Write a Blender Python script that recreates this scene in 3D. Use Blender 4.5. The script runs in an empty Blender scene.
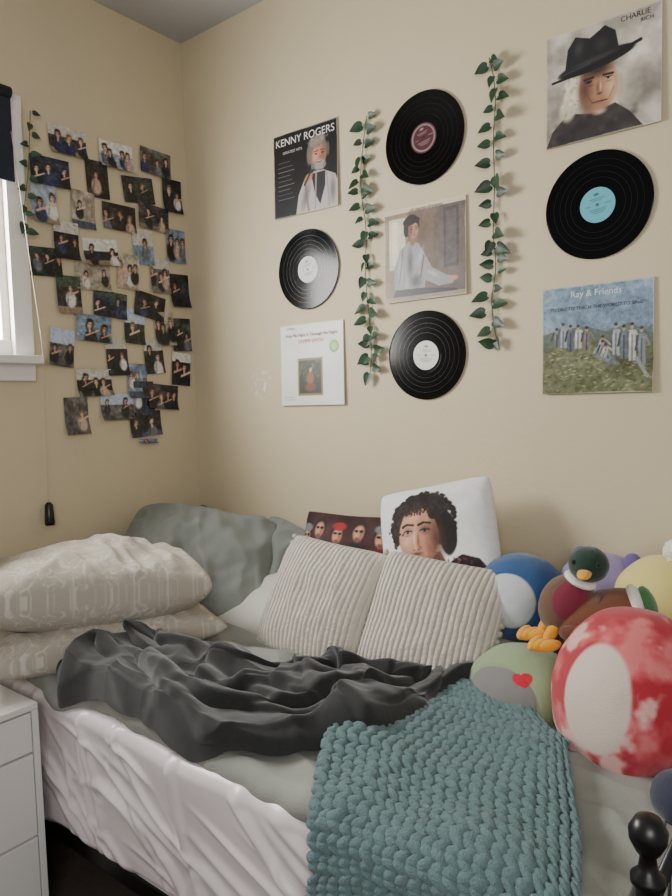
import bpy, bmesh, numpy as np, math, random
from mathutils import Matrix, Vector, Euler
random.seed(4); rng=np.random.RandomState(7)
CZ=1.45
# ------------------------------------------------------------ helpers
def lin(c):
    c=np.asarray(c,float)/255.0
    return np.where(c<=.04045,c/12.92,((c+.055)/1.055)**2.4)
def vnoise(P,seed=0):
    P=np.asarray(P,float); i=np.floor(P).astype(np.int64); f=P-i; f=f*f*(3-2*f)
    def h(x,y,z):
        n=(x*374761393+y*668265263+z*2147483647+seed*1274126177)&0xffffffff
        n=((n^(n>>13))*1274126177)&0xffffffff
        n=(n^(n>>16))&0xffffffff
        return n/4294967295.0*2-1
    r=0
    for a in(0,1):
        for b in(0,1):
            for c in(0,1):
                w=(f[...,0] if a else 1-f[...,0])*(f[...,1] if b else 1-f[...,1])*(f[...,2] if c else 1-f[...,2])
                r=r+w*h(i[...,0]+a,i[...,1]+b,i[...,2]+c)
    return r
def fbm(P,o=4,seed=0):
    P=np.asarray(P,float); r=0;a=1;t=0
    for k in range(o):
        r=r+a*vnoise(P*2**k+k*17.3,seed+k); t+=a; a*=.5
    return r/t
def st(x,y=0,z=0):
    return np.stack(np.broadcast_arrays(np.asarray(x,float),np.asarray(y,float),np.asarray(z,float)),-1)
def sstep(x,a,b):
    t=np.clip((x-a)/(b-a),0,1); return t*t*(3-2*t)
def blur(A_,s):
    r=int(3*s)+1; k=np.exp(-.5*(np.arange(-r,r+1)/s)**2); k/=k.sum()
    for ax in(0,1):
        pad=[(0,0),(0,0)]; pad[ax]=(r,r); P=np.pad(A_,pad,'edge'); out=0
        for i,w in enumerate(k): out=out+w*(P[i:i+A_.shape[0]] if ax==0 else P[:,i:i+A_.shape[1]])
        A_=out
    return A_
def link(o):
    bpy.context.scene.collection.objects.link(o); return o
def mesh_obj(name,V,F,mats=(),col=None,smooth=True,mi=None):
    me=bpy.data.meshes.new(name); me.from_pydata([tuple(v) for v in V],[],[tuple(f) for f in F])
    for m in mats: me.materials.append(m)
    if smooth: me.polygons.foreach_set('use_smooth',[True]*len(me.polygons))
    if mi is not None: me.polygons.foreach_set('material_index',list(mi))
    if col is not None:
        a=me.color_attributes.new('Col','FLOAT_COLOR','POINT')
        c=np.ones((len(V),4)); c[:,:3]=lin(col); a.data.foreach_set('color',c.ravel())
    me.update()
    return link(bpy.data.objects.new(name,me))
def gfaces(n,m,off=0,wrap=False):
    F=[]
    for i in range(n-1):
        for j in range(m if wrap else m-1):
            j2=(j+1)%m
            F.append((off+i*m+j,off+i*m+j2,off+(i+1)*m+j2,off+(i+1)*m+j))
    return F
def grid_obj(name,G,mat,col=None,**k):
    n,m=G.shape[:2]
    return mesh_obj(name,G.reshape(-1,3),gfaces(n,m),[mat],None if col is None else col.reshape(-1,3),**k)
def weld(o,d=1e-5):
    bm=bmesh.new(); bm.from_mesh(o.data); bmesh.ops.remove_doubles(bm,verts=bm.verts,dist=d)
    bmesh.ops.recalc_face_normals(bm,faces=bm.faces); bm.to_mesh(o.data); bm.free()
def box(name,c,s,mat,bev=0.0,parent=None,seg=2):
    bm=bmesh.new(); bmesh.ops.create_cube(bm,size=1)
    for v in bm.verts: v.co=Vector((v.co.x*s[0]+c[0],v.co.y*s[1]+c[1],v.co.z*s[2]+c[2]))
    if bev: bmesh.ops.bevel(bm,geom=bm.edges[:],offset=bev,segments=seg,profile=.7,affect='EDGES')
    me=bpy.data.meshes.new(name); bm.to_mesh(me); bm.free(); me.materials.append(mat)
    o=link(bpy.data.objects.new(name,me))
    if parent: o.parent=parent
    return o
def lathe(name,prof,mat,loc,parent=None,seg=32,axis='Z',rot=None):
    V=[];
    for r,z in prof:
        for k in range(seg):
            a=2*math.pi*k/seg; V.append((r*math.cos(a),r*math.sin(a),z))
    F=gfaces(len(prof),seg,wrap=True)
    o=mesh_obj(name,V,F,[mat]); weld(o); o.location=loc
    if rot: o.rotation_euler=rot
    if parent: o.parent=parent
    return o
def empty(name,loc=(0,0,0)):
    o=bpy.data.objects.new(name,None); o.location=loc; o.empty_display_size=.05; return link(o)
# ------------------------------------------------------------ materials
def M(name,col=(200,200,200),rough=.8,bump=0,bscale=100,var=0,vscale=8,metal=0,sheen=0,attr=False,spec=.5,detail=4,bdist=.004,coat=0,sheen_r=.5):
    m=bpy.data.materials.new(name); m.use_nodes=True; nt=m.node_tree; b=nt.nodes['Principled BSDF']
    L=lin(col); b.inputs['Base Color'].default_value=(*L,1)
    b.inputs['Roughness'].default_value=rough; b.inputs['Metallic'].default_value=metal
    b.inputs['Specular IOR Level'].default_value=spec
    b.inputs['Sheen Weight'].default_value=sheen; b.inputs['Sheen Roughness'].default_value=sheen_r
    b.inputs['Coat Weight'].default_value=coat
    tc=nt.nodes.new('ShaderNodeTexCoord'); src=None
    if attr:
        a=nt.nodes.new('ShaderNodeAttribute'); a.attribute_name='Col'; src=a.outputs['Color']
        nt.links.new(src,b.inputs['Base Color'])
    if var:
        n=nt.nodes.new('ShaderNodeTexNoise'); n.inputs['Scale'].default_value=vscale; n.inputs['Detail'].default_value=5
        nt.links.new(tc.outputs['Object'],n.inputs['Vector'])
        mr=nt.nodes.new('ShaderNodeMapRange'); mr.inputs[1].default_value=.3; mr.inputs[2].default_value=.7
        mr.inputs[3].default_value=1-var; mr.inputs[4].default_value=1+var
        nt.links.new(n.outputs['Fac'],mr.inputs[0])
        mx=nt.nodes.new('ShaderNodeVectorMath'); mx.operation='SCALE'
        if src: nt.links.new(src,mx.inputs[0])
        else: mx.inputs[0].default_value=tuple(L)
        nt.links.new(mr.outputs[0],mx.inputs['Scale']); nt.links.new(mx.outputs[0],b.inputs['Base Color'])
    if bump:
        n=nt.nodes.new('ShaderNodeTexNoise'); n.inputs['Scale'].default_value=bscale; n.inputs['Detail'].default_value=detail
        nt.links.new(tc.outputs['Object'],n.inputs['Vector'])
        bp=nt.nodes.new('ShaderNodeBump'); bp.inputs['Strength'].default_value=bump; bp.inputs['Distance'].default_value=bdist
        nt.links.new(n.outputs['Fac'],bp.inputs['Height']); nt.links.new(bp.outputs[0],b.inputs['Normal'])
    return m
WC=(200,186,156)
m_wall=M('wall_paint',WC,.7,.25,60,.03,1.5,bdist=.003)
m_wallb=M('wall_paint_scuffed',WC,.7,.25,60,.03,1.5,bdist=.003)
nt=m_wallb.node_tree; b_=nt.nodes['Principled BSDF']; lk=b_.inputs['Base Color'].links[0].from_socket
tc=[n for n in nt.nodes if n.type=='TEX_COORD'][0]
vd=nt.nodes.new('ShaderNodeVectorMath'); vd.operation='DISTANCE'; vd.inputs[1].default_value=(.42,0,1.52); nt.links.new(tc.outputs['Object'],vd.inputs[0])
mr=nt.nodes.new('ShaderNodeMapRange'); mr.inputs[1].default_value=.02; mr.inputs[2].default_value=.075; mr.inputs[3].default_value=1; mr.inputs[4].default_value=0; nt.links.new(vd.outputs['Value'],mr.inputs[0])
nn_=nt.nodes.new('ShaderNodeTexNoise'); nn_.inputs['Scale'].default_value=45; nt.links.new(tc.outputs['Object'],nn_.inputs['Vector'])
mr2=nt.nodes.new('ShaderNodeMapRange'); mr2.inputs[1].default_value=.52; mr2.inputs[2].default_value=.6; nt.links.new(nn_.outputs['Fac'],mr2.inputs[0])
mu=nt.nodes.new('ShaderNodeMath'); mu.operation='MULTIPLY'; nt.links.new(mr.outputs[0],mu.inputs[0]); nt.links.new(mr2.outputs[0],mu.inputs[1])
mx=nt.nodes.new('ShaderNodeMix'); mx.data_type='RGBA'; nt.links.new(mu.outputs[0],mx.inputs[0]); nt.links.new(lk,mx.inputs[6]); mx.inputs[7].default_value=(.75,.72,.65,1); nt.links.new(mx.outputs[2],b_.inputs['Base Color'])
m_ceil=M('ceiling_paint',(172,171,171),.9,.1,80)
m_floor=M('floor_carpet',(70,58,50),.95,.6,300,.15,40)
m_white=M('white_gloss_paint',(222,219,214),.4,.05,30)
m_black=M('black_metal',(12,12,13),.35)
m_print=M('printed_card',attr=True,rough=.42)
m_photo=M('photo_gloss',attr=True,rough=.35)
m_card=M('card_edge',(190,180,160),.8)
m_vinyl=M('vinyl_black',(5,5,6),.14,spec=.22)
m_leaf=M('ivy_leaf',(30,60,36),.45,var=.35,vscale=25)
m_stem=M('ivy_stem',(52,80,45),.6)
m_duvet=M('duvet_sage_cotton',(138,140,132),.9,.3,250,.05,3,sheen=.1)
m_sheet=M('satin_sheet',(220,210,211),.33,.02,20,spec=.6)
m_matt=M('mattress_ticking',(215,212,208),.9)
m_throw=M('grey_fleece',(34,35,34),.95,.35,420,.18,60,sheen=.28,bdist=.003)
m_knit=M('chunky_wool_teal',(90,116,117),.95,.8,260,.15,40,sheen=.15,bdist=.006)
m_rib=M('ribbed_cushion_fabric',(200,193,183),.95,.4,300,.04,30)
m_cush=M('printed_cushion_fabric',attr=True,rough=.85,bump=.2,bscale=300)
m_sage=M('sage_pillow_cotton',(118,123,117),.9,.3,200,.05,4,sheen=.1)
m_white_pl=M('plain_pillow_cotton',(196,192,183),.9,.3,200,.04,4)
m_floral=M('patterned_pillow_cotton',attr=True,rough=.9,bump=.25,bscale=200)
m_plush=M('plush_pile',attr=True,rough=.95,bump=.5,bscale=350,sheen=.25,bdist=.003)
# ------------------------------------------------------------ canvas painter
class Cv:
    def __init__(s,w,h,bg):
        s.a=np.ones((h,w,3))*np.array(bg,float); s.U,s.V=np.meshgrid((np.arange(w)+.5)/w,(np.arange(h)+.5)/h)
    def bl(s,m,col):
        m=np.clip(m,0,1)[...,None]; s.a=s.a*(1-m)+np.array(col,float)*m; return s
    def ell(s,cx,cy,rx,ry,col,ang=0,soft=.12,al=1):
        c,n=math.cos(math.radians(ang)),math.sin(math.radians(ang)); u=s.U-cx; v=s.V-cy
        d=np.sqrt(((u*c+v*n)/rx)**2+((-u*n+v*c)/ry)**2); return s.bl(np.minimum(al,al*(1-d)/soft),col)
    def poly(s,pts,col,al=1):
        m=np.zeros(s.U.shape,bool); n=len(pts)
        for i in range(n):
            x1,y1=pts[i]; x2,y2=pts[(i+1)%n]
            if y1==y2: continue
            m^=((y1>s.V)!=(y2>s.V))&(s.U<(x2-x1)*(s.V-y1)/(y2-y1)+x1)
        return s.bl(m*al,col)
    def rect(s,x0,y0,x1,y1,col,al=1): return s.poly([(x0,y0),(x1,y0),(x1,y1),(x0,y1)],col,al)
    def line(s,p,q,w,col,al=1):
        p=np.array(p);q=np.array(q);d=q-p;L=d@d+1e-9
        t=np.clip(((s.U-p[0])*d[0]+(s.V-p[1])*d[1])/L,0,1)
        D=np.hypot(s.U-p[0]-t*d[0],s.V-p[1]-t*d[1]); return s.bl(np.minimum(al,al*(w-D)/(w*.4)),col)
    def noise(s,sc,amt,seed=0,o=4):
        s.a=s.a+amt*fbm(st(s.U*sc,s.V*sc,seed*3.1),o,seed)[...,None]; return s
    def grad(s,c0,c1,v0=0,v1=1):
        t=np.clip((s.V-v0)/(v1-v0),0,1)[...,None]; s.a=np.array(c0,float)*(1-t)+np.array(c1,float)*t; return s
    def sample(s,u,v):
        h,w=s.a.shape[:2]; x=np.clip(np.asarray(u)*w-.5,0,w-1.001); y=np.clip(np.asarray(v)*h-.5,0,h-1.001)
        i=x.astype(int); j=y.astype(int); fx=(x-i)[...,None]; fy=(y-j)[...,None]; a=s.a
        return np.clip(a[j,i]*(1-fx)*(1-fy)+a[j,i+1]*fx*(1-fy)+a[j+1,i]*(1-fx)*fy+a[j+1,i+1]*fx*fy,0,255)
# ------------------------------------------------------------ camera
r2=Vector((.7878,.6154,-.0269)).normalized()
u2=Vector((-.0225,.0724,.9970)); u2=(u2-r2*u2.dot(r2)).normalized(); b2=r2.cross(u2)
cam=bpy.data.cameras.new('camera'); co=link(bpy.data.objects.new('camera',cam))
Rm=Matrix((r2,u2,b2)).transposed().to_4x4(); Rm.translation=Vector((2.41,-2.055,CZ)); co.matrix_world=Rm
cam.sensor_fit='VERTICAL'; cam.sensor_height=36; cam.lens=686.4/896*36; cam.clip_start=.02
bpy.context.scene.camera=co
# ------------------------------------------------------------ room
HC=3.01
box('wall_back',(1.6,.05,HC/2),(3.4,.1,HC),m_wallb)
wy0,wy1,wz0,wz1=-1.75,-.82,1.63,2.48
wl=empty('wall_left')
box('wall_left_near_corner',(-.05,(wy1+0)/2,HC/2),(.1,-wy1,HC),m_wall,parent=wl)
box('wall_left_below_window',(-.05,(wy0+wy1)/2,wz0/2),(.1,wy1-wy0,wz0),m_wall,parent=wl)
box('wall_left_above_window',(-.05,(wy0+wy1)/2,(wz1+HC)/2),(.1,wy1-wy0,HC-wz1),m_wall,parent=wl)
box('wall_left_far',(-.05,(wy0-3.4)/2,HC/2),(.1,wy0+3.4,HC),m_wall,parent=wl)
box('floor',(1.6,-1.7,-.05),(3.5,3.6,.1),m_floor)
box('ceiling',(1.6,-1.7,HC+.05),(3.5,3.6,.1),m_ceil)
win=empty('window_1')
for n,c,s in [('casing_right',(.01,wy1+.03,(wz0+wz1)/2),(.025,.07,wz1-wz0+.1)),('casing_left',(.01,wy0-.03,(wz0+wz1)/2),(.025,.07,wz1-wz0+.1)),
  ('casing_top',(.012,(wy0+wy1)/2,wz1+.03),(.03,wy1-wy0+.13,.06)),('sill_board',(.04,(wy0+wy1)/2-.01,wz0-.012),(.09,wy1-wy0+.15,.028)),('sill_apron',(.015,(wy0+wy1)/2,wz0-.055),(.03,wy1-wy0+.12,.06)),
  ('sash_stile',(-.03,wy1-.015,(wz0+wz1)/2),(.03,.03,wz1-wz0)),('sash_stile_far',(-.03,wy0+.025,(wz0+wz1)/2),(.035,.05,wz1-wz0)),
  ('sash_bottom_rail',(-.02,(wy0+wy1)/2,wz0+.03),(.03,wy1-wy0,.06)),('sash_top_rail',(-.03,(wy0+wy1)/2,wz1-.025),(.03,wy1-wy0,.05))]:
    box(n,c,s,m_white,.004,win)
m_navy=M('blind_navy',(28,32,48),.8)
bl=empty('roller_blind',(0,0,0))
box('fabric',(.045,-1.295,2.385),(.008,.98,.31),m_navy,.002,bl)
lathe('roller',[(0,-.49),(.02,-.49),(.02,.49),(0,.49)],m_navy,(.045,-1.295,2.53),bl,rot=(math.pi/2,0,0))
def tube(name,pts,r,mat,parent=None,res=6):
    cu=bpy.data.curves.new(name,'CURVE'); cu.dimensions='3D'; cu.bevel_depth=r; cu.bevel_resolution=res//2
    s=cu.splines.new('NURBS'); s.points.add(len(pts)-1)
    for p,q in zip(s.points,pts): p.co=(*q,1)
    s.use_endpoint_u=True; s.order_u=3
    o=link(bpy.data.objects.new(name,cu)); cu.materials.append(mat)
    dg=bpy.context.evaluated_depsgraph_get(); me=bpy.data.meshes.new_from_object(o.evaluated_get(dg))
    bpy.data.objects.remove(o); o=link(bpy.data.objects.new(name,me))
    me.polygons.foreach_set('use_smooth',[True]*len(me.polygons))
    if parent: o.parent=parent
    return o
tube('pull_cord',[(.05,-.81,2.4),(.08,-.78,1.9),(.085,-.755,1.62),(.03,-.735,1.4),(.02,-.735,1.1)],.001,m_card,bl)
lathe('cord_tassel',[(0,.04),(.006,.04),(.014,.03),(.018,-.035),(.016,-.045),(0,-.045)],m_black,(.022,-.735,1.06),bl)
# ------------------------------------------------------------ records + sleeves
def sleeve(cx,cz,cv,tilt=0,txt=()):
    n=cv.a.shape[0]; s=.1575; a=np.linspace(-s,s,n)
    wear=fbm(st(cv.U*3,cv.V*3,cx*9),3,77); cv.a=cv.a*(1+.05*wear[...,None])+ (np.minimum.reduce([cv.U,cv.V,1-cv.U,1-cv.V])<.008*(1+wear))[...,None]*(np.array((206,198,182.))-cv.a)*.6
    X,Z=np.meshgrid(a,a); G=st(X,-.0045+0*X,Z)
    V=G.reshape(-1,3).tolist(); C=cv.sample((X+s)/(2*s),(Z+s)/(2*s)).reshape(-1,3).tolist(); F=gfaces(n,n); mi=[0]*len(F)
    k=len(V)
    for y in(-.0045,.0):
        for x,z in((-s,-s),(s,-s),(s,s),(-s,s)): V.append((x,y,z)); C.append((200,192,175))
    for i in range(4): F.append((k+i,k+(i+1)%4,k+4+(i+1)%4,k+4+i)); mi.append(1)
    F.append((k+7,k+6,k+5,k+4)); mi.append(1)
    o=mesh_obj('album_sleeve',V,F,[m_print,m_card],np.array(C),smooth=False,mi=mi)
    o.location=(cx,-.0045,cz); o.rotation_euler=(math.radians(-1),math.radians(tilt),0)
    for t,x,z,sz,col in txt:
        cu=bpy.data.curves.new('t','FONT'); cu.body=t; cu.size=sz; cu.align_x='CENTER'; cu.align_y='CENTER'
        to=link(bpy.data.objects.new('t',cu)); dg=bpy.context.evaluated_depsgraph_get()
        me=bpy.data.meshes.new_from_object(to.evaluated_get(dg)); bpy.data.objects.remove(to)
        me.materials.append(M('ink',col,.5)); to=link(bpy.data.objects.new('title_lettering',me))
        to.parent=o; to.rotation_euler=(math.pi/2,0,0); to.location=(x,-.0056,z)
    return o
N=260
def dapple(c,x0,y0,x1,y1,n,cols,r0,r1,al=.5,seed=1,ang=None):
    q=np.random.RandomState(seed)
    for i in range(n):
        c.ell(x0+(x1-x0)*q.rand(),y0+(y1-y0)*q.rand(),r0+(r1-r0)*q.rand(),r0+(r1-r0)*q.rand()*.6,cols[i%len(cols)],(q.rand()*180 if ang is None else ang+20*q.randn()),soft=.9,al=al)
# country singer, black cover
c=Cv(N,N,(19,19,21)); c.noise(5,6,1)
for i in range(9): c.line((.07,.66-i*.055),(.07+.2+.1*((i*7)%3)/3,.66-i*.055),.004,(150,150,146),.7)
c.poly([(.36,0),(.4,.22),(.5,.4),(.66,.46),(.8,.45),(.97,.37),(1,.3),(1,0)],(180,170,166))
c.ell(.52,.2,.07,.22,(120,110,108),-20,soft=.8).ell(.93,.2,.06,.2,(120,110,108),soft=.8).line((.5,.38),(.56,.02),.02,(110,102,98),.7)
c.poly([(.6,.44),(.66,.2),(.74,.06),(.82,.28),(.82,.44)],(44,38,42)).line((.68,.44),(.66,.02),.014,(150,142,138)).line((.84,.42),(.88,.02),.014,(150,142,138))
c.ell(.7,.68,.165,.19,(112,100,92)).ell(.72,.62,.12,.16,(178,122,96),soft=.25).ell(.79,.62,.05,.14,(120,78,62),soft=.9,al=.8).ell(.67,.64,.05,.1,(206,156,128),soft=.9,al=.8)
c.ell(.7,.81,.15,.075,(134,122,114),10,soft=.3).ell(.73,.52,.115,.08,(150,140,132),soft=.4).ell(.57,.66,.04,.14,(112,100,92),soft=.4).ell(.86,.68,.03,.1,(92,82,76),soft=.4)
dapple(c,.55,.74,.86,.88,26,[(168,158,150),(84,74,68)],.012,.03,.6,3); dapple(c,.63,.45,.83,.56,26,[(186,176,168),(104,94,88)],.008,.02,.6,4)
c.ell(.68,.655,.024,.009,(34,26,24)).ell(.78,.655,.024,.009,(34,26,24)).line((.65,.682),(.71,.69),.009,(80,66,60)).line((.75,.69),(.81,.682),.009,(80,66,60)).ell(.745,.61,.018,.035,(140,90,70),soft=.6).ell(.73,.558,.04,.012,(96,44,42)).ell(.73,.565,.03,.005,(210,196,190))
c.ell(.56,.4,.08,.055,(178,124,98),30,soft=.3).line((.52,.36),(.58,.43),.012,(120,80,62)).line((.5,.33),(.62,.5),.018,(52,52,56)).ell(.63,.52,.033,.04,(104,104,110),soft=.3)
sleeve(.69,CZ+.868,c,.5,[('KENNY ROGERS',0,.125,.04,(225,222,215)),('GREATEST HITS',-.06,.085,.014,(200,198,190))])
# cowboy hat
c=Cv(N,N,(178,170,158)); c.noise(3,90,3).noise(12,30,4)
c.poly([(0,0),(.06,.14),(.2,.27),(.4,.22),(.62,.26),(.74,.16),(.86,0)],(50,45,44)); dapple(c,.05,0,.8,.24,30,[(80,72,68),(30,27,28)],.03,.09,.5,5)
c.ell(.25,.42,.1,.2,(214,204,182),-12,soft=.3).ell(.2,.3,.09,.12,(198,186,164),soft=.4).ell(.65,.4,.06,.15,(180,166,142),10,soft=.4)
dapple(c,.15,.24,.3,.58,36,[(236,228,210),(140,126,106)],.008,.04,.6,6,ang=75)
c.ell(.47,.44,.18,.25,(160,116,90),soft=.15).ell(.585,.42,.085,.2,(206,168,138),soft=.9).ell(.355,.44,.09,.22,(86,60,47),soft=.9,al=.95).ell(.46,.6,.18,.1,(54,39,33),soft=.7,al=.95)
c.line((.35,.525),(.43,.53),.013,(40,30,26)).line((.52,.525),(.6,.52),.013,(40,30,26)).ell(.39,.495,.034,.013,(60,44,38),soft=.4).ell(.39,.495,.012,.011,(20,18,18)).ell(.56,.492,.034,.012,(150,130,118),soft=.4).ell(.56,.492,.013,.012,(24,20,20)).line((.53,.503),(.595,.5),.005,(40,30,26)).line((.36,.506),(.42,.506),.005,(30,24,22))
c.ell(.4,.465,.045,.012,(80,56,46),soft=.8,al=.8).ell(.56,.462,.045,.012,(134,100,80),soft=.8,al=.8)
c.ell(.47,.43,.022,.07,(120,86,68),soft=.9).ell(.495,.44,.012,.07,(216,180,152),soft=.9,al=.8).ell(.485,.375,.034,.014,(92,62,50),soft=.6).line((.42,.308),(.55,.306),.008,(80,44,38)).ell(.485,.288,.05,.012,(158,102,86),soft=.8)
c.ell(.38,.28,.1,.08,(110,82,66),30,soft=.9,al=.7).ell(.49,.215,.08,.035,(190,160,138),soft=.9).line((.37,.4),(.42,.31),.007,(96,68,54),.7).line((.61,.4),(.565,.31),.007,(136,102,82),.7)
c.ell(.45,.66,.36,.07,(24,23,25),7).poly([(.17,.62),(.2,.84),(.27,.93),(.4,.88),(.53,.95),(.62,.88),(.66,.68)],(30,29,31)).ell(.44,.685,.28,.03,(66,62,62),6,al=.6,soft=.6)
c.line((.06,.58),(.3,.6),.014,(20,20,20)).line((.3,.6),(.83,.73),.018,(20,20,20)).ell(.3,.82,.06,.1,(66,64,66),soft=.9,al=.8).ell(.5,.8,.08,.08,(54,52,54),soft=.9,al=.7).line((.12,.62),(.4,.66),.006,(74,70,70),.7)
sleeve(1.787,CZ+.878,c,0,[('CHARLIE',.09,.14,.02,(50,45,45)),('RICH',.12,.122,.015,(50,45,45))])
# seated man, sepia interior
c=Cv(N,N,(112,94,80)); c.rect(0,0,.3,1,(140,122,100)).rect(.06,.35,.27,.9,(206,196,172)).rect(.1,.4,.17,.86,(222,214,192)).rect(.62,0,1,1,(104,92,84)).rect(.74,.3,.92,.92,(80,74,76)).rect(.77,.34,.89,.88,(96,88,88)).noise(4,24,6).noise(20,12,7)
c.rect(0,.95,1,1,(206,192,168)).rect(0,0,1,.05,(150,134,112))
c.poly([(.14,.05),(.12,.35),(.2,.55),(.32,.64),(.44,.6),(.52,.46),(.6,.32),(.78,.22),(.86,.2),(.85,.13),(.68,.12),(.52,.2),(.5,.05)],(152,147,149))
c.ell(.2,.35,.05,.2,(184,180,180),soft=.9).ell(.33,.4,.05,.2,(86,82,88),soft=.9).ell(.45,.45,.04,.14,(184,180,180),-20,soft=.9).ell(.6,.26,.12,.03,(184,180,180),-30,soft=.9).ell(.4,.2,.1,.1,(82,78,84),soft=.9).ell(.28,.18,.03,.12,(174,170,172),soft=.9)
c.line((.5,.46),(.46,.24),.012,(84,80,86),.8).line((.24,.56),(.19,.2),.01,(100,96,100),.7)
c.ell(.86,.18,.06,.035,(182,140,112),soft=.4).poly([(.1,.05),(.14,.13),(.5,.12),(.9,.07),(.9,.05)],(58,52,56))
c.ell(.36,.64,.045,.07,(132,94,74),soft=.4).ell(.35,.8,.105,.125,(32,24,21)).ell(.37,.75,.073,.1,(168,124,98),soft=.2).ell(.335,.74,.035,.09,(98,66,50),soft=.9,al=.9).ell(.33,.85,.095,.05,(32,24,21),10).ell(.28,.76,.033,.08,(32,24,21)).ell(.42,.85,.035,.035,(32,24,21))
c.ell(.35,.76,.014,.006,(35,25,22)).ell(.408,.76,.014,.006,(35,25,22)).line((.33,.782),(.365,.785),.005,(50,35,30)).line((.392,.785),(.425,.78),.005,(50,35,30)).ell(.385,.73,.01,.026,(140,98,78),soft=.6).line((.365,.695),(.4,.695),.006,(120,62,54)); c.noise(30,12,34)
sleeve(1.204,CZ+.488,c,0,[('silk degrees of evening',.01,.146,.014,(80,66,52))])
# white cover with framed picture
c=Cv(N,N,(224,220,210)); c.noise(6,6,8)
c.rect(.28,.12,.68,.58,(132,112,66)).rect(.305,.145,.655,.555,(40,44,32)).noise(3,8,9)
dapple(c,.31,.3,.65,.55,60,[(84,96,52),(34,44,28),(120,120,64)],.01,.04,.6,8)
c.ell(.48,.33,.07,.1,(136,84,54),soft=.3).ell(.48,.44,.034,.042,(190,148,120),soft=.3).ell(.48,.22,.11,.06,(112,58,38),soft=.4).ell(.45,.44,.02,.05,(56,38,28),soft=.5)
c.ell(.475,.48,.038,.025,(50,34,26)).rect(.05,.1,.22,.104,(110,110,110)).rect(.05,.07,.24,.075,(110,110,110))
c.ell(.86,.7,.08,.08,(104,160,70)).ell(.86,.7,.05,.05,(160,200,110))
sleeve(.695,CZ+.137,c,0,[('Help Me Make It Through the Night',.0,.115,.0178,(60,50,48)),('SAMMI SMITH',.0,.09,.021,(190,80,60)),('STEREO',-.1,.142,.012,(90,90,90))])
# group in landscape
c=Cv(N,N,(120,140,158)); c.grad((92,96,64),(118,138,156),.46,.6); c.noise(3,26,10).noise(18,26,11).noise(45,24,12)
for i in range(200):
    x,y=rng.rand(),rng.rand()*.46; c.ell(x,y,.012+.03*rng.rand(),.008,[(150,148,118),(56,66,42),(172,168,146),(82,86,56)][i%4],rng.rand()*60-30,soft=.7,al=.8)
c.poly([(0,.34),(.12,.46),(.3,.54),(.5,.48),(.66,.55),(.84,.5),(1,.42),(1,.5),(.8,.62),(.6,.56),(.4,.62),(.15,.6),(0,.56)],(84,96,84),.75)
def fig(x,y,h,cl,lean=0):
    dk=tuple(np.array(cl)*.55); lt=tuple(np.minimum(255,np.array(cl)*1.25))
    c.poly([(x-.028,y),(x-.03+lean,y+h*.72),(x+.03+lean,y+h*.72),(x+.034,y)],cl); c.line((x,y),(x+lean,y+h*.6),.008,dk,.8); c.ell(x+lean-.015,y+h*.5,.012,h*.25,lt,soft=.9); c.line((x-.03+lean,y+h*.68),(x-.05+lean,y+h*.35),.01,dk)
    c.line((x+.03+lean,y+h*.68),(x+.07+lean,y+h*.45),.01,cl); c.ell(x+lean*1.1,y+h*.8,.017,.03,(166,142,124),soft=.4); c.ell(x+lean*1.1,y+h*.86,.02,.018,(60,52,46),soft=.4)
for a in [(.14,.44,.2,(104,110,104)),(.2,.43,.26,(140,148,158)),(.27,.4,.27,(84,90,104)),(.34,.42,.24,(168,170,170)),(.42,.4,.24,(112,104,100)),(.68,.34,.32,(150,154,160)),(.75,.3,.34,(94,102,116)),(.82,.28,.38,(176,176,172)),(.9,.24,.38,(122,126,134))]: fig(*a)
for a in [(.5,.36,.18,(140,146,150),.06),(.62,.3,.2,(110,116,126),-.05),(.56,.3,.16,(160,160,156),.03)]: fig(*a)
c.line((.5,.34),(.7,.26),.02,(110,114,120)).line((.86,.3),(.95,.14),.02,(140,140,140)).line((.68,.34),(.6,.24),.014,(90,94,104)); c.noise(40,24,44)
sleeve(1.771,CZ+.155,c,0,[('"I\'D LIKE TO TEACH THE WORLD TO SING"',0,.092,.0138,(28,28,38)),('Ray & Friends',.0,.132,.026,(214,220,226))])
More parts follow.
